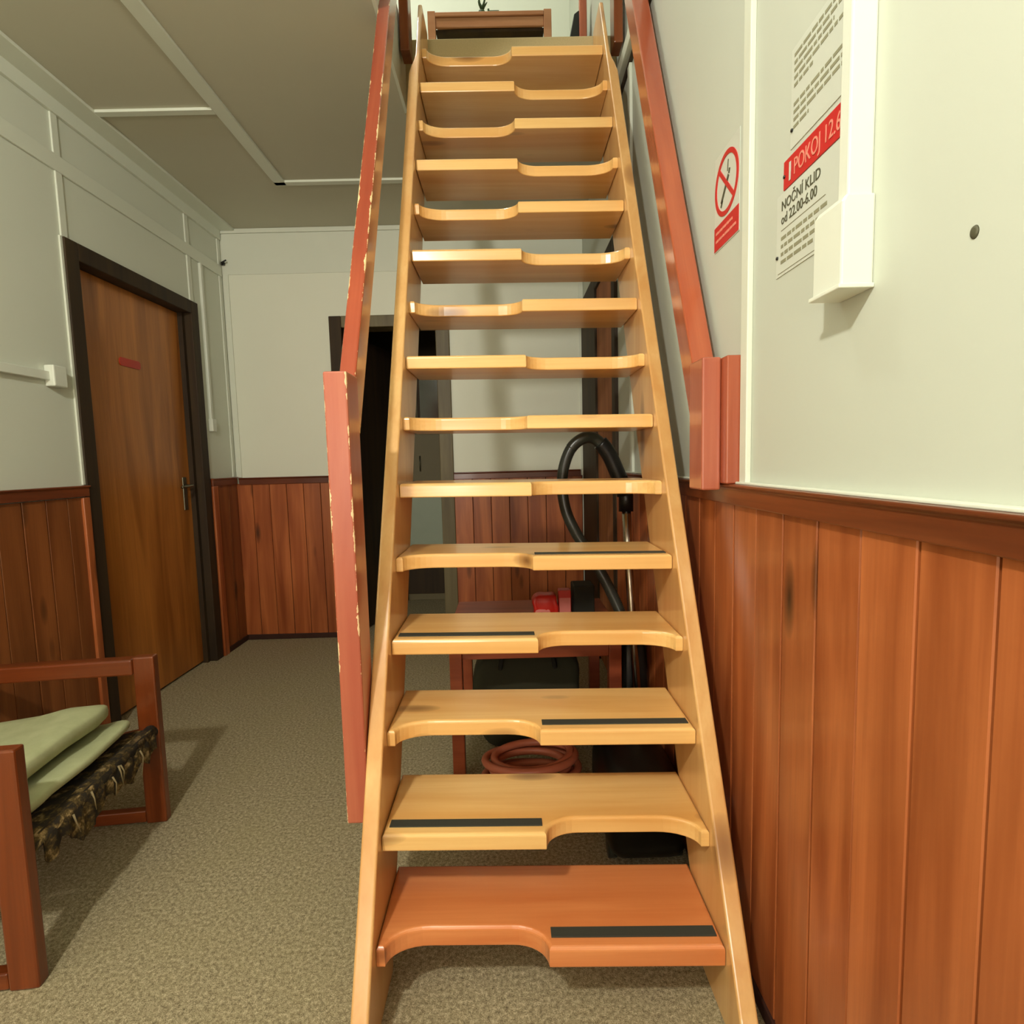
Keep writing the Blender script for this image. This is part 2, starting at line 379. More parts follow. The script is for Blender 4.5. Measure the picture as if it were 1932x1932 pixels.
for i, m in ((1, box(XR-.02, XR, -.9, RD0-.075, 0, PH0)), (2, box(XL, XL+.02, -.9, DL0-.075, 0, PH0)), (3, box(XL, XL+.02, DL1+.136, YB, 0, PH0)),
             (4, box(XL+.02, BX0-.075, YB-.02, YB, 0, PH0)), (5, box(BX1+.085, XR, YB-.02, YB, 0, PH0))):
    struct(m.build('baseboard_%s' % ['right', 'left_near', 'left_far', 'back_left', 'back_right'][i-1], MAT['backing'], bevel=.003))
# white battens covering the panel joints
def batten(wall, *b, mat='trimw'): return box(*b).build('batten', MAT[mat], wall, bevel=.002)
T = .010
batten(wl, XL, XL+T, YF, YB-.012, 2.385, 2.452); batten(wl, XL, XL+T+.006, YF, YB-.012, 2.612, ZC-.001)
for y in (1.3, 2.412, 3.352):
    batten(wl, XL, XL+T*.8, y, y+.035, 2.452, 2.612)
for y in (2.412, 3.352): batten(wl, XL, XL+T*.8, y, y+.035, 2.13, 2.385)
batten(wl, XL, XL+T*.8, 2.402, 2.424, 1.11, 2.13)
batten(wl, XL, XL+T*.8, YB-.045, YB-.011, 1.105, 2.385); batten(wl, XL, XL+T*.8, YB-.045, YB-.011, 2.452, 2.612)
batten(wb, XL+.012, XR, YB-.010, YB, 2.655, ZC-.001); batten(wb, XL+.012, XR, YB-.004, YB, 2.40, 2.654)
batten(wb, XL+.012, XL+.045, YB-.010, YB, 1.10, 2.40); batten(wb, XR-.03, XR-.001, YB-.010, YB, 1.10, 2.40)
batten(wb, -.60, -.57, YB-.009, YB, 2.40, 2.655)
batten(cl, XL, XL+.105, YF, YB-.012, ZC-.014, ZC)
batten(cl, -1.205, -1.145, YF, 3.19, ZC-.012, ZC)
batten(cl, XL+.105, -1.205, 2.53, 2.565, ZC-.012, ZC); batten(cl, -1.205, -.41, 3.155, 3.195, ZC-.012, ZC)
batten(wr, XR-.012, XR, 1.200, 1.2335, 1.105, ZT)
batten(wr, XR-.030, XR, .2, YE-.013, 2.70, 2.75); batten(wr, XR-.009, XR, .2, YE-.013, 2.675, 2.70, mat='frame')  # second box is a dark strip standing in for the gap below
batten(wr, XR-.012, XR, 2.30, 2.335, 1.105, 2.675)

# ------------------------------------------------------------------ doors
FX = XL+.016
d1 = thing('door_1', 'brown veneered door in a dark frame on the left wall with a small red plate', 'door', (XL, 2.9, 0)); struct(d1)
del d1['category']
def casing_y(parent, x0, x1, y0, y1, h, wd, mat):      # frame around an opening in an x-plane
    box(x0, x1, y0-wd, y0+.004, 0, h+wd).build('frame_post', mat, parent, bevel=.004)
    box(x0, x1, y1-.004, y1+wd, 0, h+wd).build('frame_post', mat, parent, bevel=.004)
    box(x0, x1, y0+.004, y1-.004, h-.004, h+wd).build('frame_head', mat, parent, bevel=.004)
casing_y(d1, XL-.13, FX, DL0, DL1, DH, .07, MAT['frame'])
box(XL-.10, XL-.055, DL0+.005, DL1-.005, .012, DH-.005).build('door_leaf', MAT['door'], d1, bevel=.003)
box(XL-.06, XL-.028, DL1-.03, DL1-.003, 0, DH-.004).build('door_stop', MAT['frame'], d1)
box(XL-.06, XL-.028, DL0+.003, DL0+.03, 0, DH-.004).build('door_stop', MAT['frame'], d1)
pl = MB().prism([(2.79, 1.685), (2.80, 1.675), (2.935, 1.675), (2.945, 1.685), (2.945, 1.705), (2.935, 1.715), (2.80, 1.715), (2.79, 1.705)], 'x', XL-.055, XL-.051).build('name_plate', MAT['doorsign'], d1)
pl['label'] = 'small red name plate'
hd = box(XL-.055, XL-.048, 3.235, 3.272, .93, 1.12).build('handle_plate', MAT['steel'], d1, bevel=.004); hd['label'] = 'steel handle plate'
MB().tube(spline([(XL-.05, 3.255, 1.07), (XL-.015, 3.255, 1.07), (XL-.003, 3.24, 1.07), (XL-.001, 3.14, 1.066)], 5), .008).build('lever', MAT['steel'], hd)
# back doorway: olive frame, leaf swung into the room beyond
d2 = thing('door_2', 'open doorway in the back wall with a dark door swung away behind the stairs', 'door', ((BX0+BX1)/2, YB, 0)); struct(d2); del d2['category']
box(BX0-.075, BX0+.004, YB-.018, YB+.13, 0, BH+.07).build('frame_post', MAT['frame'], d2, bevel=.004)
box(BX1-.004, BX1+.085, YB-.018, YB+.13, 0, BH+.07).build('frame_post', MAT['frame_olive'], d2, bevel=.004)
box(BX0+.004, BX1-.004, YB-.018, YB+.13, BH-.004, BH+.07).build('frame_head', MAT['frame_olive'], d2, bevel=.004)
lf = MB().box(0, .74, -.02, .02, .012, BH-.02)
lo = lf.build('door_leaf', MAT['frame'], d2, bevel=.003, local=True); lo.location = Vector((BX0+.02, YB+.16, 0))-Vector(d2.location); lo.rotation_euler = (0, 0, math.radians(78))
# right wall door behind the stairs
d3 = thing('door_3', 'narrow brown door in the right wall behind the stairs with a wide dark frame', 'door', (XR, 2.95, 0)); struct(d3); del d3['category']
box(XR-.016, XR+.1, RD0-.075, RD0+.004, 0, RDH+.075).build('frame_post', MAT['frame'], d3, bevel=.004)
box(XR-.016, XR+.1, RD1-.004, YB-.012, 0, RDH+.075).build('frame_post', MAT['frame'], d3, bevel=.004)
box(XR-.016, XR+.1, RD0+.004, RD1-.004, RDH-.004, RDH+.075).build('frame_head', MAT['frame'], d3, bevel=.004)
box(XR-.004, XR+.04, RD0+.006, RD1-.006, .012, RDH-.006).build('door_leaf', MAT['leaf3'], d3, bevel=.003)
# room beyond the doorway
struct(MB().box(-2.4, -2.3, YB+.14, 6.2, 0, ZC).box(-2.3, XR, 6.1, 6.2, 0, ZC).box(-2.4, XR, YB+.14, 6.2, ZC, ZC+.1).build('wall_beyond', MAT['olive']), 'dim walls of the room beyond the doorway')
cb = thing('tall_cabinet', 'tall cabinet with dark glass doors seen through the open doorway', 'cabinet', (-.73, 4.85, 0))
box(-.95, -.52, 4.72, 5.05, 0, 1.92).build('carcass', MAT['olive'], cb, bevel=.005)
box(-.94, -.53, 4.705, 4.72, .06, .30).build('plinth_panel', MAT['frame'], cb, bevel=.003)
box(-.94, -.53, 4.70, 4.72, .32, .92).build('lower_door', MAT['pale'], cb, bevel=.004)['label'] = 'pale green lower door'
box(-.94, -.53, 4.695, 4.72, .94, 1.40).build('middle_door', MAT['olive'], cb, bevel=.004)
for x0 in (-.94, -.73):
    g = box(x0, x0+.20, 4.70, 4.72, 1.44, 1.90).build('upper_door', MAT['frame'], cb, bevel=.004)
    box(x0+.025, x0+.175, 4.697, 4.70, 1.47, 1.87).build('pane', MAT['glassdark'], g)
MB().tube([(-.72, 4.69, 1.1), (-.72, 4.675, 1.1), (-.72, 4.675, 1.22), (-.72, 4.69, 1.22)], .005, 8).build('handle', MAT['steel'], cb)

# ------------------------------------------------------------------ the staircase
X0, W, Y1, Z1, RUN, RISE, SY, TL = -.293, .71, 1.0622, .1442, .09325, .18615, -.01122, -.01258
TH, TD = .038, .236
st = thing('paddle_staircase', 'steep varnished pine paddle staircase with staggered cut-out treads rising to the upper floor', 'staircase', (.06, 1.1, 0))
def skew(v, x0=X0): return (v[0], v[1]+SY*(v[0]-x0), v[2]+TL*(v[0]-x0))
def tread_poly(longright):
    pts = []                          # outline in (x,y) at the front, x from 0..W ; recess on the left half
    mid = .353; dp = .050
    a = [(0, 0), (.0175, 0)]
    for i in range(1, 9):
        t = i/8*math.pi/2; a.append((.0185+.085*(1-math.cos(t)), dp*math.sin(t)))
    for i in range(0, 8):
        t = i/8*math.pi/2; a.append((mid-.075+.073*math.sin(t), dp*math.cos(t)))
    a += [(mid, -.004), (W-.001, -.004), (W-.001, TD), (0, TD)]
    if not longright: a = [(W-x, y) for x, y in a][::-1]
    return a
protos = {}
def round_tread(me):
    bm = bmesh.new(); bm.from_mesh(me)
    top = [e for e in bm.edges if all(v.co.z > TH*.5 for v in e.verts) and len(e.link_faces) == 2 and e.calc_face_angle() > .6]
    bmesh.ops.bevel(bm, geom=top, offset=.0075, segments=4, affect='EDGES', profile=.5, clamp_overlap=False)
    low = [e for e in bm.edges if all(v.co.z < .001 for v in e.verts) and len(e.link_faces) == 2 and e.calc_face_angle() > .6]
    bmesh.ops.bevel(bm, geom=low, offset=.003, segments=2, affect='EDGES', profile=.5, clamp_overlap=True)
    bm.to_mesh(me); bm.free()
def make_tread(k):
    lr = (k % 2 == 1); y = Y1+RUN*(k-1); z = Z1+RISE*(k-1)
    if lr not in protos:
        m = MB().prism(tread_poly(lr), 'z', 0, TH)
        m.v = [skew((v[0]+X0, v[1], v[2])) for v in m.v]
        o = m.build('tread', MAT['stair'], None, local=True); round_tread(o.data); protos[lr] = o
    else:
        o = protos[lr].copy(); COL.objects.link(o)
    o.parent = st; o.location = Vector((0, y, z))-st.location
    if k == 1:
        o.data = o.data.copy(); protos.pop(lr); o.data.transform(Matrix.Diagonal((1, 1, 1.14, 1))); o.data.materials[0] = MAT['stair_red']; o['label'] = 'redder bottom tread'
    if k <= 5:
        xa, xb = (.066, .408) if lr else (X0+.012, X0+W-.360)
        s = MB().box(xa, xb, .021, .046, (TH-.001)*(1.14 if k == 1 else 1), TH*(1.14 if k == 1 else 1)+.0022); s.v = [skew(v) for v in s.v]
        g = s.build('grip_strip', MAT['strip'], None, bevel=.0006, local=True); g.parent = o; g['label'] = 'black anti-slip strip'
    return o
for k in range(1, 16): make_tread(k)
def stringer(side):
    inner = X0-.0005 if side < 0 else X0+W+.0005
    vs = []; zs = [0, .1, .6, 1.2, 1.8, 2.4, 2.62, 2.66, 2.69, 2.72, 2.76, 2.80, 2.84, 2.88, 2.92, 2.96, 3.0]
    t0 = .036
    for z in zs:
        yf = .937+z/1.996+(.0 if side < 0 else -.006); yb = min(yf+.262, YE-.014)
        yf = min(yf, YE-.10)
        if z > 2.9: yf += 0
        u = 0 if z <= 2.62 else min(1, (z-2.62)/.1); u = u*u*(3-2*u)
        t = t0-.020*u
        outer = inner+side*t
        zz = z+(0 if side < 0 else TL*W)
        if z == 0: zz = 0
        vs += [(inner, yf, zz), (outer, yf, zz), (outer, yb, zz), (inner, yb, zz)]
    n = len(zs); fs = [(0, 1, 2, 3), (4*n-4, 4*n-3, 4*n-2, 4*n-1)]
    for i in range(n-1):
        for a in range(4): fs.append((4*i+a, 4*i+(a+1) % 4, 4*i+4+(a+1) % 4, 4*i+4+a))
    m = MB().add(vs, fs)
    o = m.build('stringer', MAT['stringer'], st)
    md = o.modifiers.new('bevel', 'BEVEL'); md.width = .005; md.segments = 3; md.limit_method = 'ANGLE'; md.angle_limit = .7
    for p in o.data.polygons: p.use_smooth = False
for s_ in (-1, 1): stringer(s_)

# handrails: post, sloping rail and top newel on each side
def beam(name, mat, parent, a, b, hx, hy, bevel=.004, ca=None):
    """box of half sizes hx (world x) and hy, along a->b in a y-z plane; local z along the beam"""
    a, b = Vector(a), Vector(b); d = (b-a); L = d.length; d.normalize()
    X = Vector((1, 0, 0)); Y = d.cross(X)
    m = MB().box(-hx, hx, -hy, hy, 0, L)
    o = m.build(name, mat, None, bevel=bevel, local=True)
    o.parent = parent; R = Matrix((X, Y, d)).transposed()
    o.matrix_basis = Matrix.Translation(a-parent_world(parent)) @ R.to_4x4()
    return o
hl = thing('left_handrail', 'worn red handrail with hanging post on the left side of the stairs', 'handrail', (-.355, 1.25, .36))
beam('post', MAT['redpost'], hl, (-.3565, 1.247, .362), (-.3565, 1.247, 1.364), .025, .045)
beam('rail', MAT['redrail'], hl, (-.374, 1.345, 1.255), (-.374, 2.455, 3.42), .020, .040)
beam('newel', MAT['brownpost'], hl, (-.366, 2.46, 2.815), (-.366, 2.46, 3.92), .019, .042)
hr = thing('right_handrail', 'red stained handrail on the right wall ending at a short double board post', 'handrail', (.47, 1.25, 1.105))
beam('post', MAT['redpost'], hr, (.459, 1.312, 1.090), (.459, 1.312, 1.385), .021, .045)
beam('packing_board', MAT['red'], hr, (.4997, 1.283, 1.1045), (.4997, 1.283, 1.383), .0192, .048, bevel=.003)
beam('rail', MAT['red'], hr, (.474, 1.330, 1.235), (.474, 2.33, 3.30), .027, .036)
beam('newel', MAT['brownpost'], hr, (.488, 2.44, 2.815), (.488, 2.44, 3.92), .018, .042)

# ------------------------------------------------------------------ right wall: signs, conduit
RW = Matrix(((0, 0, -1), (-1, 0, 0), (0, 1, 0)))     # local x -> -y, local y -> z, local z -> -x
def sheet(name, label, cat, y_left, z0, wd, h, mat='paper', group=None):
    t = thing(name, label, cat, (XR, y_left, z0), group=group)
    box(XR-.0016, XR-.0002, y_left-wd, y_left, z0, z0+h).build('sheet', MAT[mat], t); return t
def bars(t, rows, y_left, mat='ink', x=XR-.0022):
    m = MB()
    for (z, h, segs) in rows:
        for a, b in segs: m.box(x, x+.0008, y_left-b, y_left-a, z, z+h)
    return m
def words(seed, L, z, h):
    r = random.Random(seed); a = .0; out = []
    while a < L:
        b = min(L, a+r.uniform(.008, .028)); out.append((a, b)); a = b+.004
    return (z, h, out)
s1 = sheet('notice_sheet', 'white typed notice sheet above the red room banner on the right wall', 'notice', 1.052, 1.705, .205, .165)
m = bars(s1, [words(i, L, 1.853-i*.0125, .0055) for i, L in enumerate((.17, .175, .12, .17, .06))]+[words(9+i, L, 1.772-i*.0125, .0055) for i, L in enumerate((.17, .175, .16, .05))], 1.042)
m.build('printed_lines', MAT['ink_soft'], s1)['kind'] = 'stuff'
MB().lathe([(.004, 0), (.004, .001)], (0, 0, 0), 12)
s2 = thing('room_banner', 'red banner reading POKOJ between two notices on the right wall', 'sign', (XR, 1.072, 1.645))
box(XR-.0024, XR-.0004, .852, 1.073, 1.645, 1.694).build('banner', MAT['signred'], s2)
text_mesh('lettering', 'I', MAT['paper'], s2, (XR-.0032, 1.056, 1.653), .046, RW, 1.2)
text_mesh('lettering', 'POKOJ 12.6', MAT['signtext'], s2, (XR-.0032, 1.036, 1.656), .039, RW, .72)
s3 = sheet('quiet_hours_notice', 'white sheet reading NOČNÍ KLID half behind the cable box on the right wall', 'notice', 1.098, 1.497, .210, .146)
text_mesh('lettering', 'NOČNÍ KLID', MAT['ink'], s3, (XR-.0022, 1.080, 1.612), .0245, RW, .92)
text_mesh('lettering', 'od 22.00-6.00', MAT['ink'], s3, (XR-.0022, 1.080, 1.588), .0245, RW, .88)
m = bars(s3, [(1.577, .0012, [(0, .145)])]+[words(30+i, L, 1.560-i*.014, .006) for i, L in enumerate((.15, .148, .12, .11))]+[(1.502, .001, [(-.01, .12)])], 1.080)
m.build('printed_lines', MAT['ink_soft'], s3)['kind'] = 'stuff'
for (y, z, t) in ((1.093, 1.533, s3), (1.046, 1.735, s1), (1.070, 1.668, s2)):
    MB().tube([(XR-.004, y, z), (XR-.0014, y, z)], .0032, 8).build('pin', MAT['black'], t)
s4 = sheet('no_smoking_sticker', 'no smoking sticker with a red crossed circle and red caption on the right wall', 'sign', 1.4185, 1.655, .145, .215)
cyc, czc, cr_ = 1.346, 1.788, .069
vs = []; fs = []; n = 48
for k in range(n):
    a = 2*math.pi*k/n
    for r in (cr_, cr_-.0105):
        for x in (XR-.0030, XR-.0014): vs.append((x, cyc+r*math.cos(a), czc+r*math.sin(a)))
for k in range(n):
    a, b = 4*k, 4*((k+1) % n)
    fs += [(a, b, b+2, a+2), (a, a+1, b+1, b), (a+2, b+2, b+3, a+3)]
MB().add(vs, fs).build('red_ring', MAT['signred'], s4)
dv = math.radians(45)
u = (math.cos(dv), math.sin(dv)); q = (-u[1], u[0]); hw = .005; L_ = cr_-.006
poly = [(cyc+u[0]*L_*s+q[0]*hw*t_, czc+u[1]*L_*s+q[1]*hw*t_) for s, t_ in ((1, 1), (1, -1), (-1, -1), (-1, 1))]
MB().prism(poly, 'x', XR-.0032, XR-.0014).build('red_slash', MAT['signred'], s4)
cg = MB()
def strip2(p0, p1, w_):
    d = (p1[0]-p0[0], p1[1]-p0[1]); L = math.hypot(*d); nrm = (-d[1]/L*w_/2, d[0]/L*w_/2)
    cg.prism([(p0[0]+nrm[0], p0[1]+nrm[1]), (p1[0]+nrm[0], p1[1]+nrm[1]), (p1[0]-nrm[0], p1[1]-nrm[1]), (p0[0]-nrm[0], p0[1]-nrm[1])], 'x', XR-.0027, XR-.0014)
strip2((cyc+.030, czc-.034), (cyc-.012, czc+.012), .009); strip2((cyc-.014, czc+.014), (cyc-.018, czc+.024), .007)
strip2((cyc-.006, czc+.022), (cyc-.010, czc+.046), .003); strip2((cyc+.032, czc-.042), (cyc+.022, czc-.03), .006)
cg.build('cigarette', MAT['ink'], s4)
box(XR-.0026, XR-.0014, 1.2745, 1.4175, 1.657, 1.712).build('caption_block', MAT['signred'], s4)
bars(s4, [words(50, .10, 1.692, .006), words(51, .118, 1.674, .006)], 1.406, x=XR-.0034).build('caption_lines', MAT['signtext'], s4)
ct = thing('cable_conduit', 'white vertical cable conduit ending in a box low on the right wall', 'conduit', (XR, .82, 1.40))
box(XR-.036, XR, .817, .842, 1.515, ZT).build('conduit', MAT['pvc'], ct, bevel=.003)
m = MB().prism([(XR, 1.4), (XR-.046, 1.4), (XR-.046, 1.515), (XR-.040, 1.525), (XR, 1.525)], 'y', .811, .885)
bx = m.build('junction_box', MAT['pvc'], ct, bevel=.003)
box(XR-.050, XR, .808, .889, 1.397, 1.4035).build('box_lip', MAT['pvc'], bx, bevel=.0015)
pg = MB().lathe([(.0075, 0), (.0065, .0016), (.004, .0022)], (0, 0, 0), 16)
pg.v = [(XR-v[2], .639+v[0]*.8, 1.405+v[1]*1.0) for v in pg.v]
tag(pg.build('wall_plug', MAT['ink'], loc=(XR, .639, 1.405)), 'small dark screw plug in the bare white right wall', 'screw')

# ------------------------------------------------------------------ left wall fittings
lt = thing('cable_trunking', 'white cable trunking running to a socket box left of the door', 'conduit', (XL, 2.2, 1.54))
box(XL, XL+.022, -.5, 2.276, 1.528, 1.562).build('trunking', MAT['pvc'], lt, bevel=.002)
box(XL, XL+.040, 2.262, 2.330, 1.505, 1.588).build('switch_box', MAT['pvc'], lt, bevel=.005)
l2 = thing('door_side_conduit', 'thin white vertical conduit right of the left wall door with an end box', 'conduit', (XL, 3.50, 1.4))
box(XL, XL+.016, 3.478, 3.500, 1.46, 2.384).build('conduit', MAT['pvc'], l2, bevel=.002)
box(XL, XL+.026, 3.468, 3.515, 1.39, 1.465).build('end_box', MAT['pvc'], l2, bevel=.003)
hk = thing('corner_hook', 'tiny black hook high in the back left corner', 'hook', (XL+.02, YB-.012, 2.47))
MB().tube(spline([(XL+.018, YB-.010, 2.468), (XL+.022, YB-.035, 2.466), (XL+.040, YB-.045, 2.470), (XL+.055, YB-.040, 2.480)], 5), .0045, 8).build('hook', MAT['black'], hk)
MB().pad(XL+.022, YB-.017, 2.467, .024, .014, .022).build('hook_base', MAT['black'], hk)

# ------------------------------------------------------------------ ceiling lamp behind the camera
lp = thing('ceiling_lamp', 'round ceiling lamp with an added plate that blocks upward light above the camera', 'lamp', (-.71, -.44, ZC))
MB().lathe([(.05, -.002), (.05, -.045), (.19, -.055), (.20, -.075), (.195, -.078), (.18, -.062), (.02, -.052)], (-.71, -.44, ZC), 28).build('light_blocking_plate', MAT['frame'], lp)  # wide plate added to stop light reaching the ceiling above

# ------------------------------------------------------------------ armchair
ac = thing('armchair', 'low wooden armchair with torn dark seat and mint cushions by the left wall', 'chair', (-1.0930, 1.185, 0), math.radians(6.6))
def cb_(x0, x1, y0, y1, z0, z1): return MB().box(x0, x1, y0, y1, z0, z1)
AW, AD = .634, .62            # local: x back = negative, y far = positive
for y0 in (0, AW-.034):
    cb_(-.064, 0, y0, y0+.034, 0, .566).build('leg', MAT['chair'], ac, bevel=.005, local=True)
    cb_(-AD, -AD+.06, y0, y0+.034, 0, .566).build('leg', MAT['chair'], ac, bevel=.005, local=True)
    cb_(-AD+.060, -.0645, y0-.004, y0+.044, .508, .560).build('armrest', MAT['chair_h'], ac, bevel=.006, local=True)
    cb_(-AD+.060, -.0645, y0+.002, y0+.032, .004, .044).build('floor_rail', MAT['chair_h'], ac, bevel=.004, local=True)
# sloping side rails and sling
def slope(x): return .335+(x+.02)*.16
for y0 in (.0345, AW-.0345-.022):
    m = MB(); vs = []
    for x in (-.02, -AD+.03):
        for yy in (y0, y0+.022):
            for dz in (-.055, 0): vs.append((x, yy, slope(x)+dz))
    m.add(vs, [(0, 1, 3, 2), (4, 6, 7, 5), (0, 2, 6, 4), (1, 5, 7, 3), (0, 4, 5, 1), (2, 3, 7, 6)]); m.build('seat_rail', MAT['chair'], ac, bevel=.003, local=True)
MB().tube([(-.025, .034, .315), (-.025, AW-.034, .315)], .022, 14).build('front_bar', MAT['floral'], ac, local=True)
# torn cloth deck: thin grid hung over the front bar, ragged lower hem
r = random.Random(3); nx, ny = 16, 40; vs = []; hem = [.050+.014*math.sin(j*.9)+.012*r.random()+.05*math.exp(-((j-12)/2.5)**2)+.025*math.exp(-((j-27)/2)**2) for j in range(ny+1)]
for layer in (0, 1):
    for j in range(ny+1):
        y = .060+(AW-.12)*j/ny
        for i in range(nx+1):
            if i < 5:   # front flap
                t = i/5; x = -.0; z = .318-hem[j]*(1-t); x = -.001-.004*math.sin(j*1.7)-layer*.002
            else:
                t = (i-5)/(nx-5); x = -.012-t*(AD-.12); z = slope(x)+.006-.012*math.sin(t*3.1)+.002*r.random()-layer*.002
                if i == 5: z = .334-layer*.002
            vs.append((x, y, z))
fs = []; N1 = (nx+1)*(ny+1)
for j in range(ny):
    for i in range(nx):
        a = j*(nx+1)+i; fs.append((a, a+1, a+nx+2, a+nx+1)); fs.append((N1+a, N1+a+nx+1, N1+a+nx+2, N1+a+1))
mb = MB().add(vs, fs); mb.smooth = True; mb.build('torn_seat_cloth', MAT['floral'], ac, local=True)['label'] = 'torn dark floral seat cloth'
fr = MB()
for j in range(6):
    y = .14+.36*r.random(); z = .33-.02*r.random()
    fr.tube([(.002, y, z), (.008, y+.01*(r.random()-.5), z-.02), (.006, y+.03*(r.random()-.5), z-.045-.03*r.random())], [.003, .002, .001], 5)
fr.build('frayed_threads', MAT['thread'], ac, local=True)['kind'] = 'stuff'
# back
for y0 in (.0, AW-.034):
    m = MB().prism([(-AD+.055, .30), (-AD+.012, .30), (-AD-.075, .80), (-AD-.045, .80)], 'y', y0+.035 if y0 == 0 else y0-.023, y0+.057 if y0 == 0 else y0-.001)
    m.build('back_post', MAT['chair'], ac, bevel=.003, local=True)
for z in (.42, .58, .74):
    x = -AD+.03-(z-.30)*.19
    cb_(x-.012, x+.008, .057, AW-.057, z, z+.05).build('back_slat', MAT['chair_h'], ac, bevel=.004, local=True)
# two mint cushions lying on the seat (things of their own)
ROT = math.radians(6.6)
def cushion(label, cx, cy_, cz, lx, ly, lz, bend):
    o = thing('seat_cushion', label, 'cushion', ac.location, ROT, 'mint cushions on the armchair')
    def f(x, y, z):
        t = (x-cx)/(lx/2)
        z2 = z+(x-cx)*.16+bend*(t*t*.5)*(1 if t < 0 else .2)+.004*math.sin(x*31+y*17)+.003*math.sin(y*43)
        return (x, y, z2)
    m = MB().pad(cx, cy_, cz, lx, ly, lz, f=f)
    m.build('cushion_body', MAT['mint'], o, local=True); return o
cushion('thin mint green cushion lying directly on the torn armchair seat', -.265, .312, .340, .46, .525, .042, 0)
cushion('thicker mint green cushion on top of the thin one in the armchair', -.305, .310, .400, .44, .49, .072, .015)

# ------------------------------------------------------------------ under the stairs
tb = thing('small_table', 'small reddish wooden table standing under the stairs', 'table', (.08, 2.2, 0))
TX0, TX1, TY0, TY1, TZ = -.225, .392, 1.955, 2.50, .535
for x in (TX0, TX1-.045):
    for y in (TY0, TY1-.045): box(x, x+.045, y, y+.045, 0, TZ-.02).build('leg', MAT['tablewood'], tb, bevel=.003)
box(TX0-.012, TX1+.012, TY0-.012, TY1+.012, TZ-.02, TZ).build('table_top', MAT['tablewood'], tb, bevel=.004)
for b in ((TX0+.045, TX1-.045, TY0+.008, TY0+.026), (TX0+.045, TX1-.045, TY1-.026, TY1-.008), (TX0+.008, TX0+.026, TY0+.045, TY1-.045), (TX1-.026, TX1-.008, TY0+.045, TY1-.045)):
    box(*b, TZ-.075, TZ-.02).build('apron', MAT['tablewood'], tb, bevel=.002)
# dark bag under the table
bg = thing('cloth_bag', 'dark olive cloth bag pushed under the small table', 'bag', (.02, 2.3, 0))
def bf(x, y, z): return (x+.01*math.sin(z*20), y+.012*math.sin(x*25+z*11), max(.002, z+.012*math.sin(x*18)))
MB().pad(.06, 2.32, .205, .44, .28, .41, f=bf).build('bag_body', MAT['bag'], bg)
MB().tube(spline([(-.05, 2.18, .34), (-.03, 2.165, .40), (.06, 2.16, .425), (.15, 2.165, .40), (.17, 2.18, .34)], 6), .009, 8).build('bag_handle', MAT['black_soft'], bg)
# things on the table
bw = thing('red_bag', 'shiny red bundle on the table behind the stairs', 'bag', (.137, 2.2, TZ))
def rf(x, y, z): return (x+.004*math.sin(z*90), y+.004*math.sin(x*120), z)
MB().pad(.137, 2.21, TZ+.052, .10, .09, .10, f=rf).build('bundle', MAT['redplastic'], bw)
MB().pad(.125, 2.166, TZ+.030, .06, .008, .036).build('label_patch', MAT['pinkpaper'], bw)
cn = thing('red_tin', 'small red tin with a pink label beside the red bundle', 'tin', (.213, 2.21, TZ))
box(.190, .240, 2.19, 2.24, TZ, TZ+.115).build('tin_body', MAT['redplastic'], cn, bevel=.004)
box(.193, .237, 2.1885, 2.19, TZ+.02, TZ+.085).build('tin_label', MAT['pinkpaper'], cn)
tag(MB().box(.250, .335, 2.20, 2.30, TZ, TZ+.13).build('black_box', MAT['black_soft'], loc=(.29, 2.25, TZ), bevel=.006), 'black box right of the red tin on the small table', 'box')
# coiled salmon hose
hs = thing('coiled_hose', 'coil of salmon coloured hose lying under the stairs', 'hose', (.12, 1.72, 0))
pts = []
for i in range(0, 300):
    q = i/300*8.2; a = q*2*math.pi; rr = .130+.012*math.sin(a*.37)+.010*math.sin(q*2.1)
    pts.append((.058+rr*math.cos(a)*1.08, 1.80+rr*.75*math.sin(a), .014+.0215*q+min(1, q/4)*(.014*math.sin(a*.61+.6)+.014)))
MB().tube(pts, .013, 10).build('hose', MAT['salmon'], hs)
# vacuum cleaner
vc = thing('vacuum_cleaner', 'black vacuum cleaner with looped grey hose and chrome wand behind the stairs', 'vacuum cleaner', (.33, 1.8, 0))
def vf(x, y, z): return (x, y, max(.02, z))
MB().pad(.374, 1.665, .135, .236, .38, .25, f=vf).build('canister', MAT['black'], vc)
MB().pad(.452, 2.12, .29, .10, .26, .46, f=vf).build('canister_rear', MAT['black'], vc)
for x, y in ((.278, 1.56), (.468, 1.56), (.278, 1.78), (.468, 1.78)):
    MB().tube([(x-.012, y, .032), (x+.012, y, .032)], .032, 18).build('wheel', MAT['hose'], vc)
hp = spline([(.435, 2.22, 1.105), (.395, 2.215, 1.19), (.345, 2.21, 1.243), (.295, 2.20, 1.245), (.245, 2.20, 1.20), (.214, 2.195, 1.10), (.222, 2.19, .98), (.262, 2.18, .88), (.325, 2.16, .775), (.385, 2.14, .66), (.435, 2.10, .53), (.462, 2.07, .40)], 10)
k = next(i for i, p in enumerate(hp) if p.x < .37)
grip = hp[:k+1]; rest = hp[k:]
hd_ = MB().tube([(.462, 2.22, 1.02), (.450, 2.22, 1.07)]+grip[0:], .031, 14).build('hose_grip', MAT['black'], vc)
pp = []; rr = []
for i in range(len(rest)-1):
    for j in range(4):
        t = j/4; pp.append(rest[i].lerp(rest[i+1], t)); rr.append(.0205 if (j % 2 == 0 and i > 22) else .0230)
pp.append(rest[-1]); rr.append(.02)
MB().tube(pp, rr, 12, True).build('hose', MAT['hose'], vc)
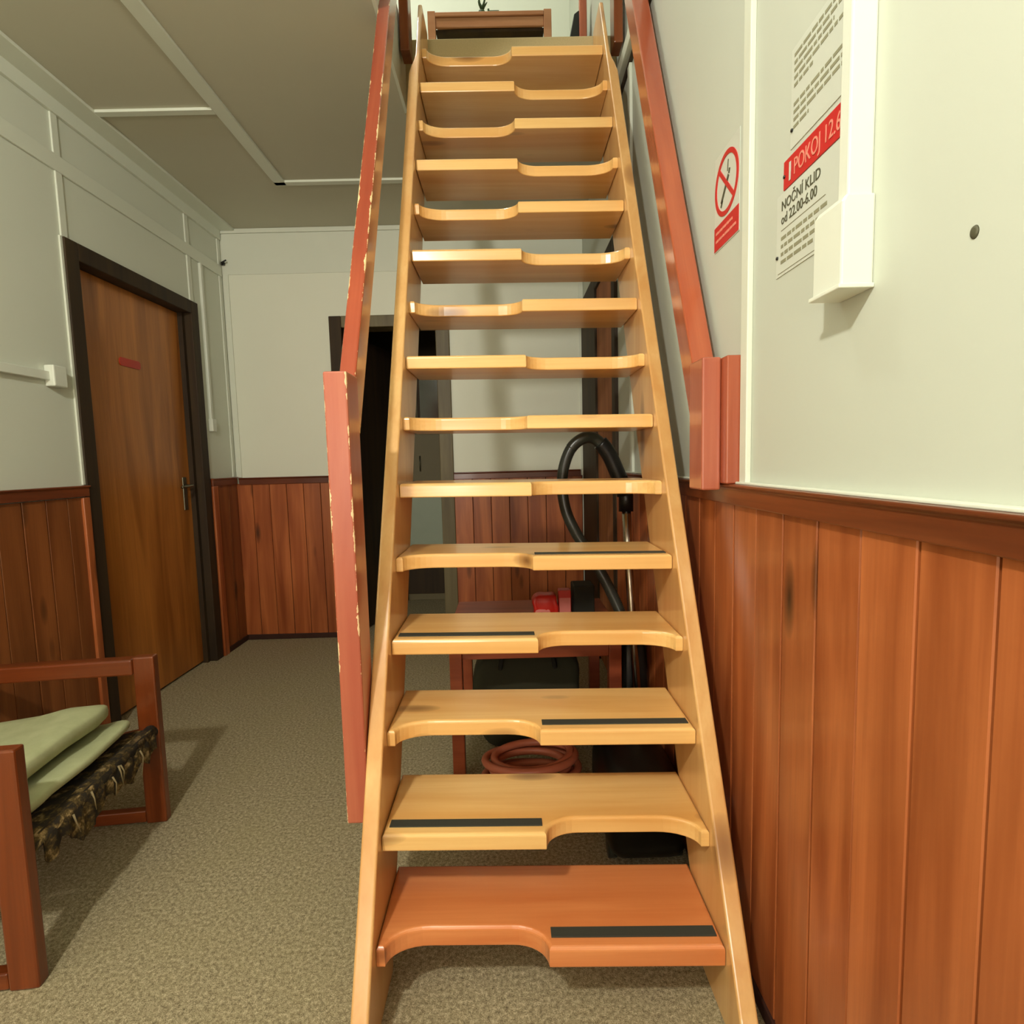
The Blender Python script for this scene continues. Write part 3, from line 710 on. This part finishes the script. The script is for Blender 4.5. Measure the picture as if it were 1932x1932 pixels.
wd_ = MB().tube([(.466, 2.22, 1.03), (.466, 2.19, .80), (.440, 1.93, .34)], [.019, .016, .014], 14).build('wand', MAT['chrome'], vc)
wd_['label'] = 'chrome telescopic wand'
MB().tube([(.467, 2.225, 1.06), (.466, 2.218, .955)], .029, 14).build('wand_collar', MAT['black'], vc)
MB().tube([(.440, 1.945, .345), (.428, 1.84, .20)], [.017, .020], 14).build('wand_foot', MAT['black'], vc)

# ------------------------------------------------------------------ upstairs furniture
ut = thing('upstairs_table', 'low table with shiny wooden drawer front at the top of the stairs', 'table', (-.03, 3.3, ZU))
for x in (-.348, .247):
    for y in (3.10, 3.55): box(x, x+.040, y, y+.035, ZU, 3.464).build('leg', MAT['tan'], ut, bevel=.003)
box(-.308, .247, 3.098, 3.585, 3.436, 3.456).build('table_top', MAT['tan'], ut, bevel=.003)
box(-.308, .247, 3.106, 3.120, 3.388, 3.434).build('drawer_front', MAT['tan'], ut, bevel=.003)
box(-.308, .247, 3.50, 3.51, ZU+.05, 3.434).build('back_panel', MAT['black_soft'], ut)
box(-.308, .247, 3.12, 3.50, 3.372, 3.386).build('drawer_bottom', MAT['frame'], ut)
pt = thing('potted_plant', 'tiny green potted plant on the upstairs table', 'plant', (-.07, 3.2, 3.456))
MB().lathe([(.012, 0), (.017, .028), (.015, .030)], (-.070, 3.14, 3.456), 14).build('pot', MAT['green'], pt)
lv = MB(); rr_ = random.Random(5)
for i in range(16):
    a = rr_.random()*6.28; s_ = .012+.02*rr_.random(); h = .03+.045*rr_.random()
    lv.tube([(-.070, 3.14, 3.482), (-.070+s_*.6*math.cos(a), 3.14+s_*.6*math.sin(a), 3.482+h*.7), (-.070+s_*math.cos(a), 3.14+s_*math.sin(a), 3.482+h)], [.0015, .005, .001], 6)
o = lv.build('foliage', MAT['green'], pt); o['kind'] = 'stuff'
cr1 = thing('toy_cart', 'tiny dark green cart shaped ornament on the upstairs table', 'ornament', (0, 3.14, 3.456))
box(-.035, .020, 3.13, 3.155, 3.462, 3.484).build('body', MAT['green'], cr1, bevel=.003)
box(-.040, -.030, 3.135, 3.15, 3.47, 3.496).build('handle', MAT['green'], cr1, bevel=.002)
for x in (-.025, .010): MB().tube([(x, 3.128, 3.463), (x, 3.157, 3.463)], .007, 12).build('wheel', MAT['black'], cr1)
uc = thing('upstairs_chair', 'wooden chair with black upholstery right of the upstairs table', 'chair', (.45, 3.4, ZU))
for (x, y, h) in ((.452, 3.26, .67), (.452, 3.62, .67)): box(x, x+.042, y, y+.04, ZU, ZU+h).build('leg', MAT['red'], uc, bevel=.008)
m = MB().prism([(.39, ZU+.42), (.452, ZU+.42), (.452, ZU+.60), (.425, ZU+.58)], 'y', 3.27, 3.62); m.build('upholstery', MAT['black'], uc, bevel=.004)
struct(box(-3.0, XR, YU-.02, YU, 3.725, 3.765).build('trim_8', MAT['tablewood'], bevel=.003), 'thin reddish rail along the upstairs back wall')
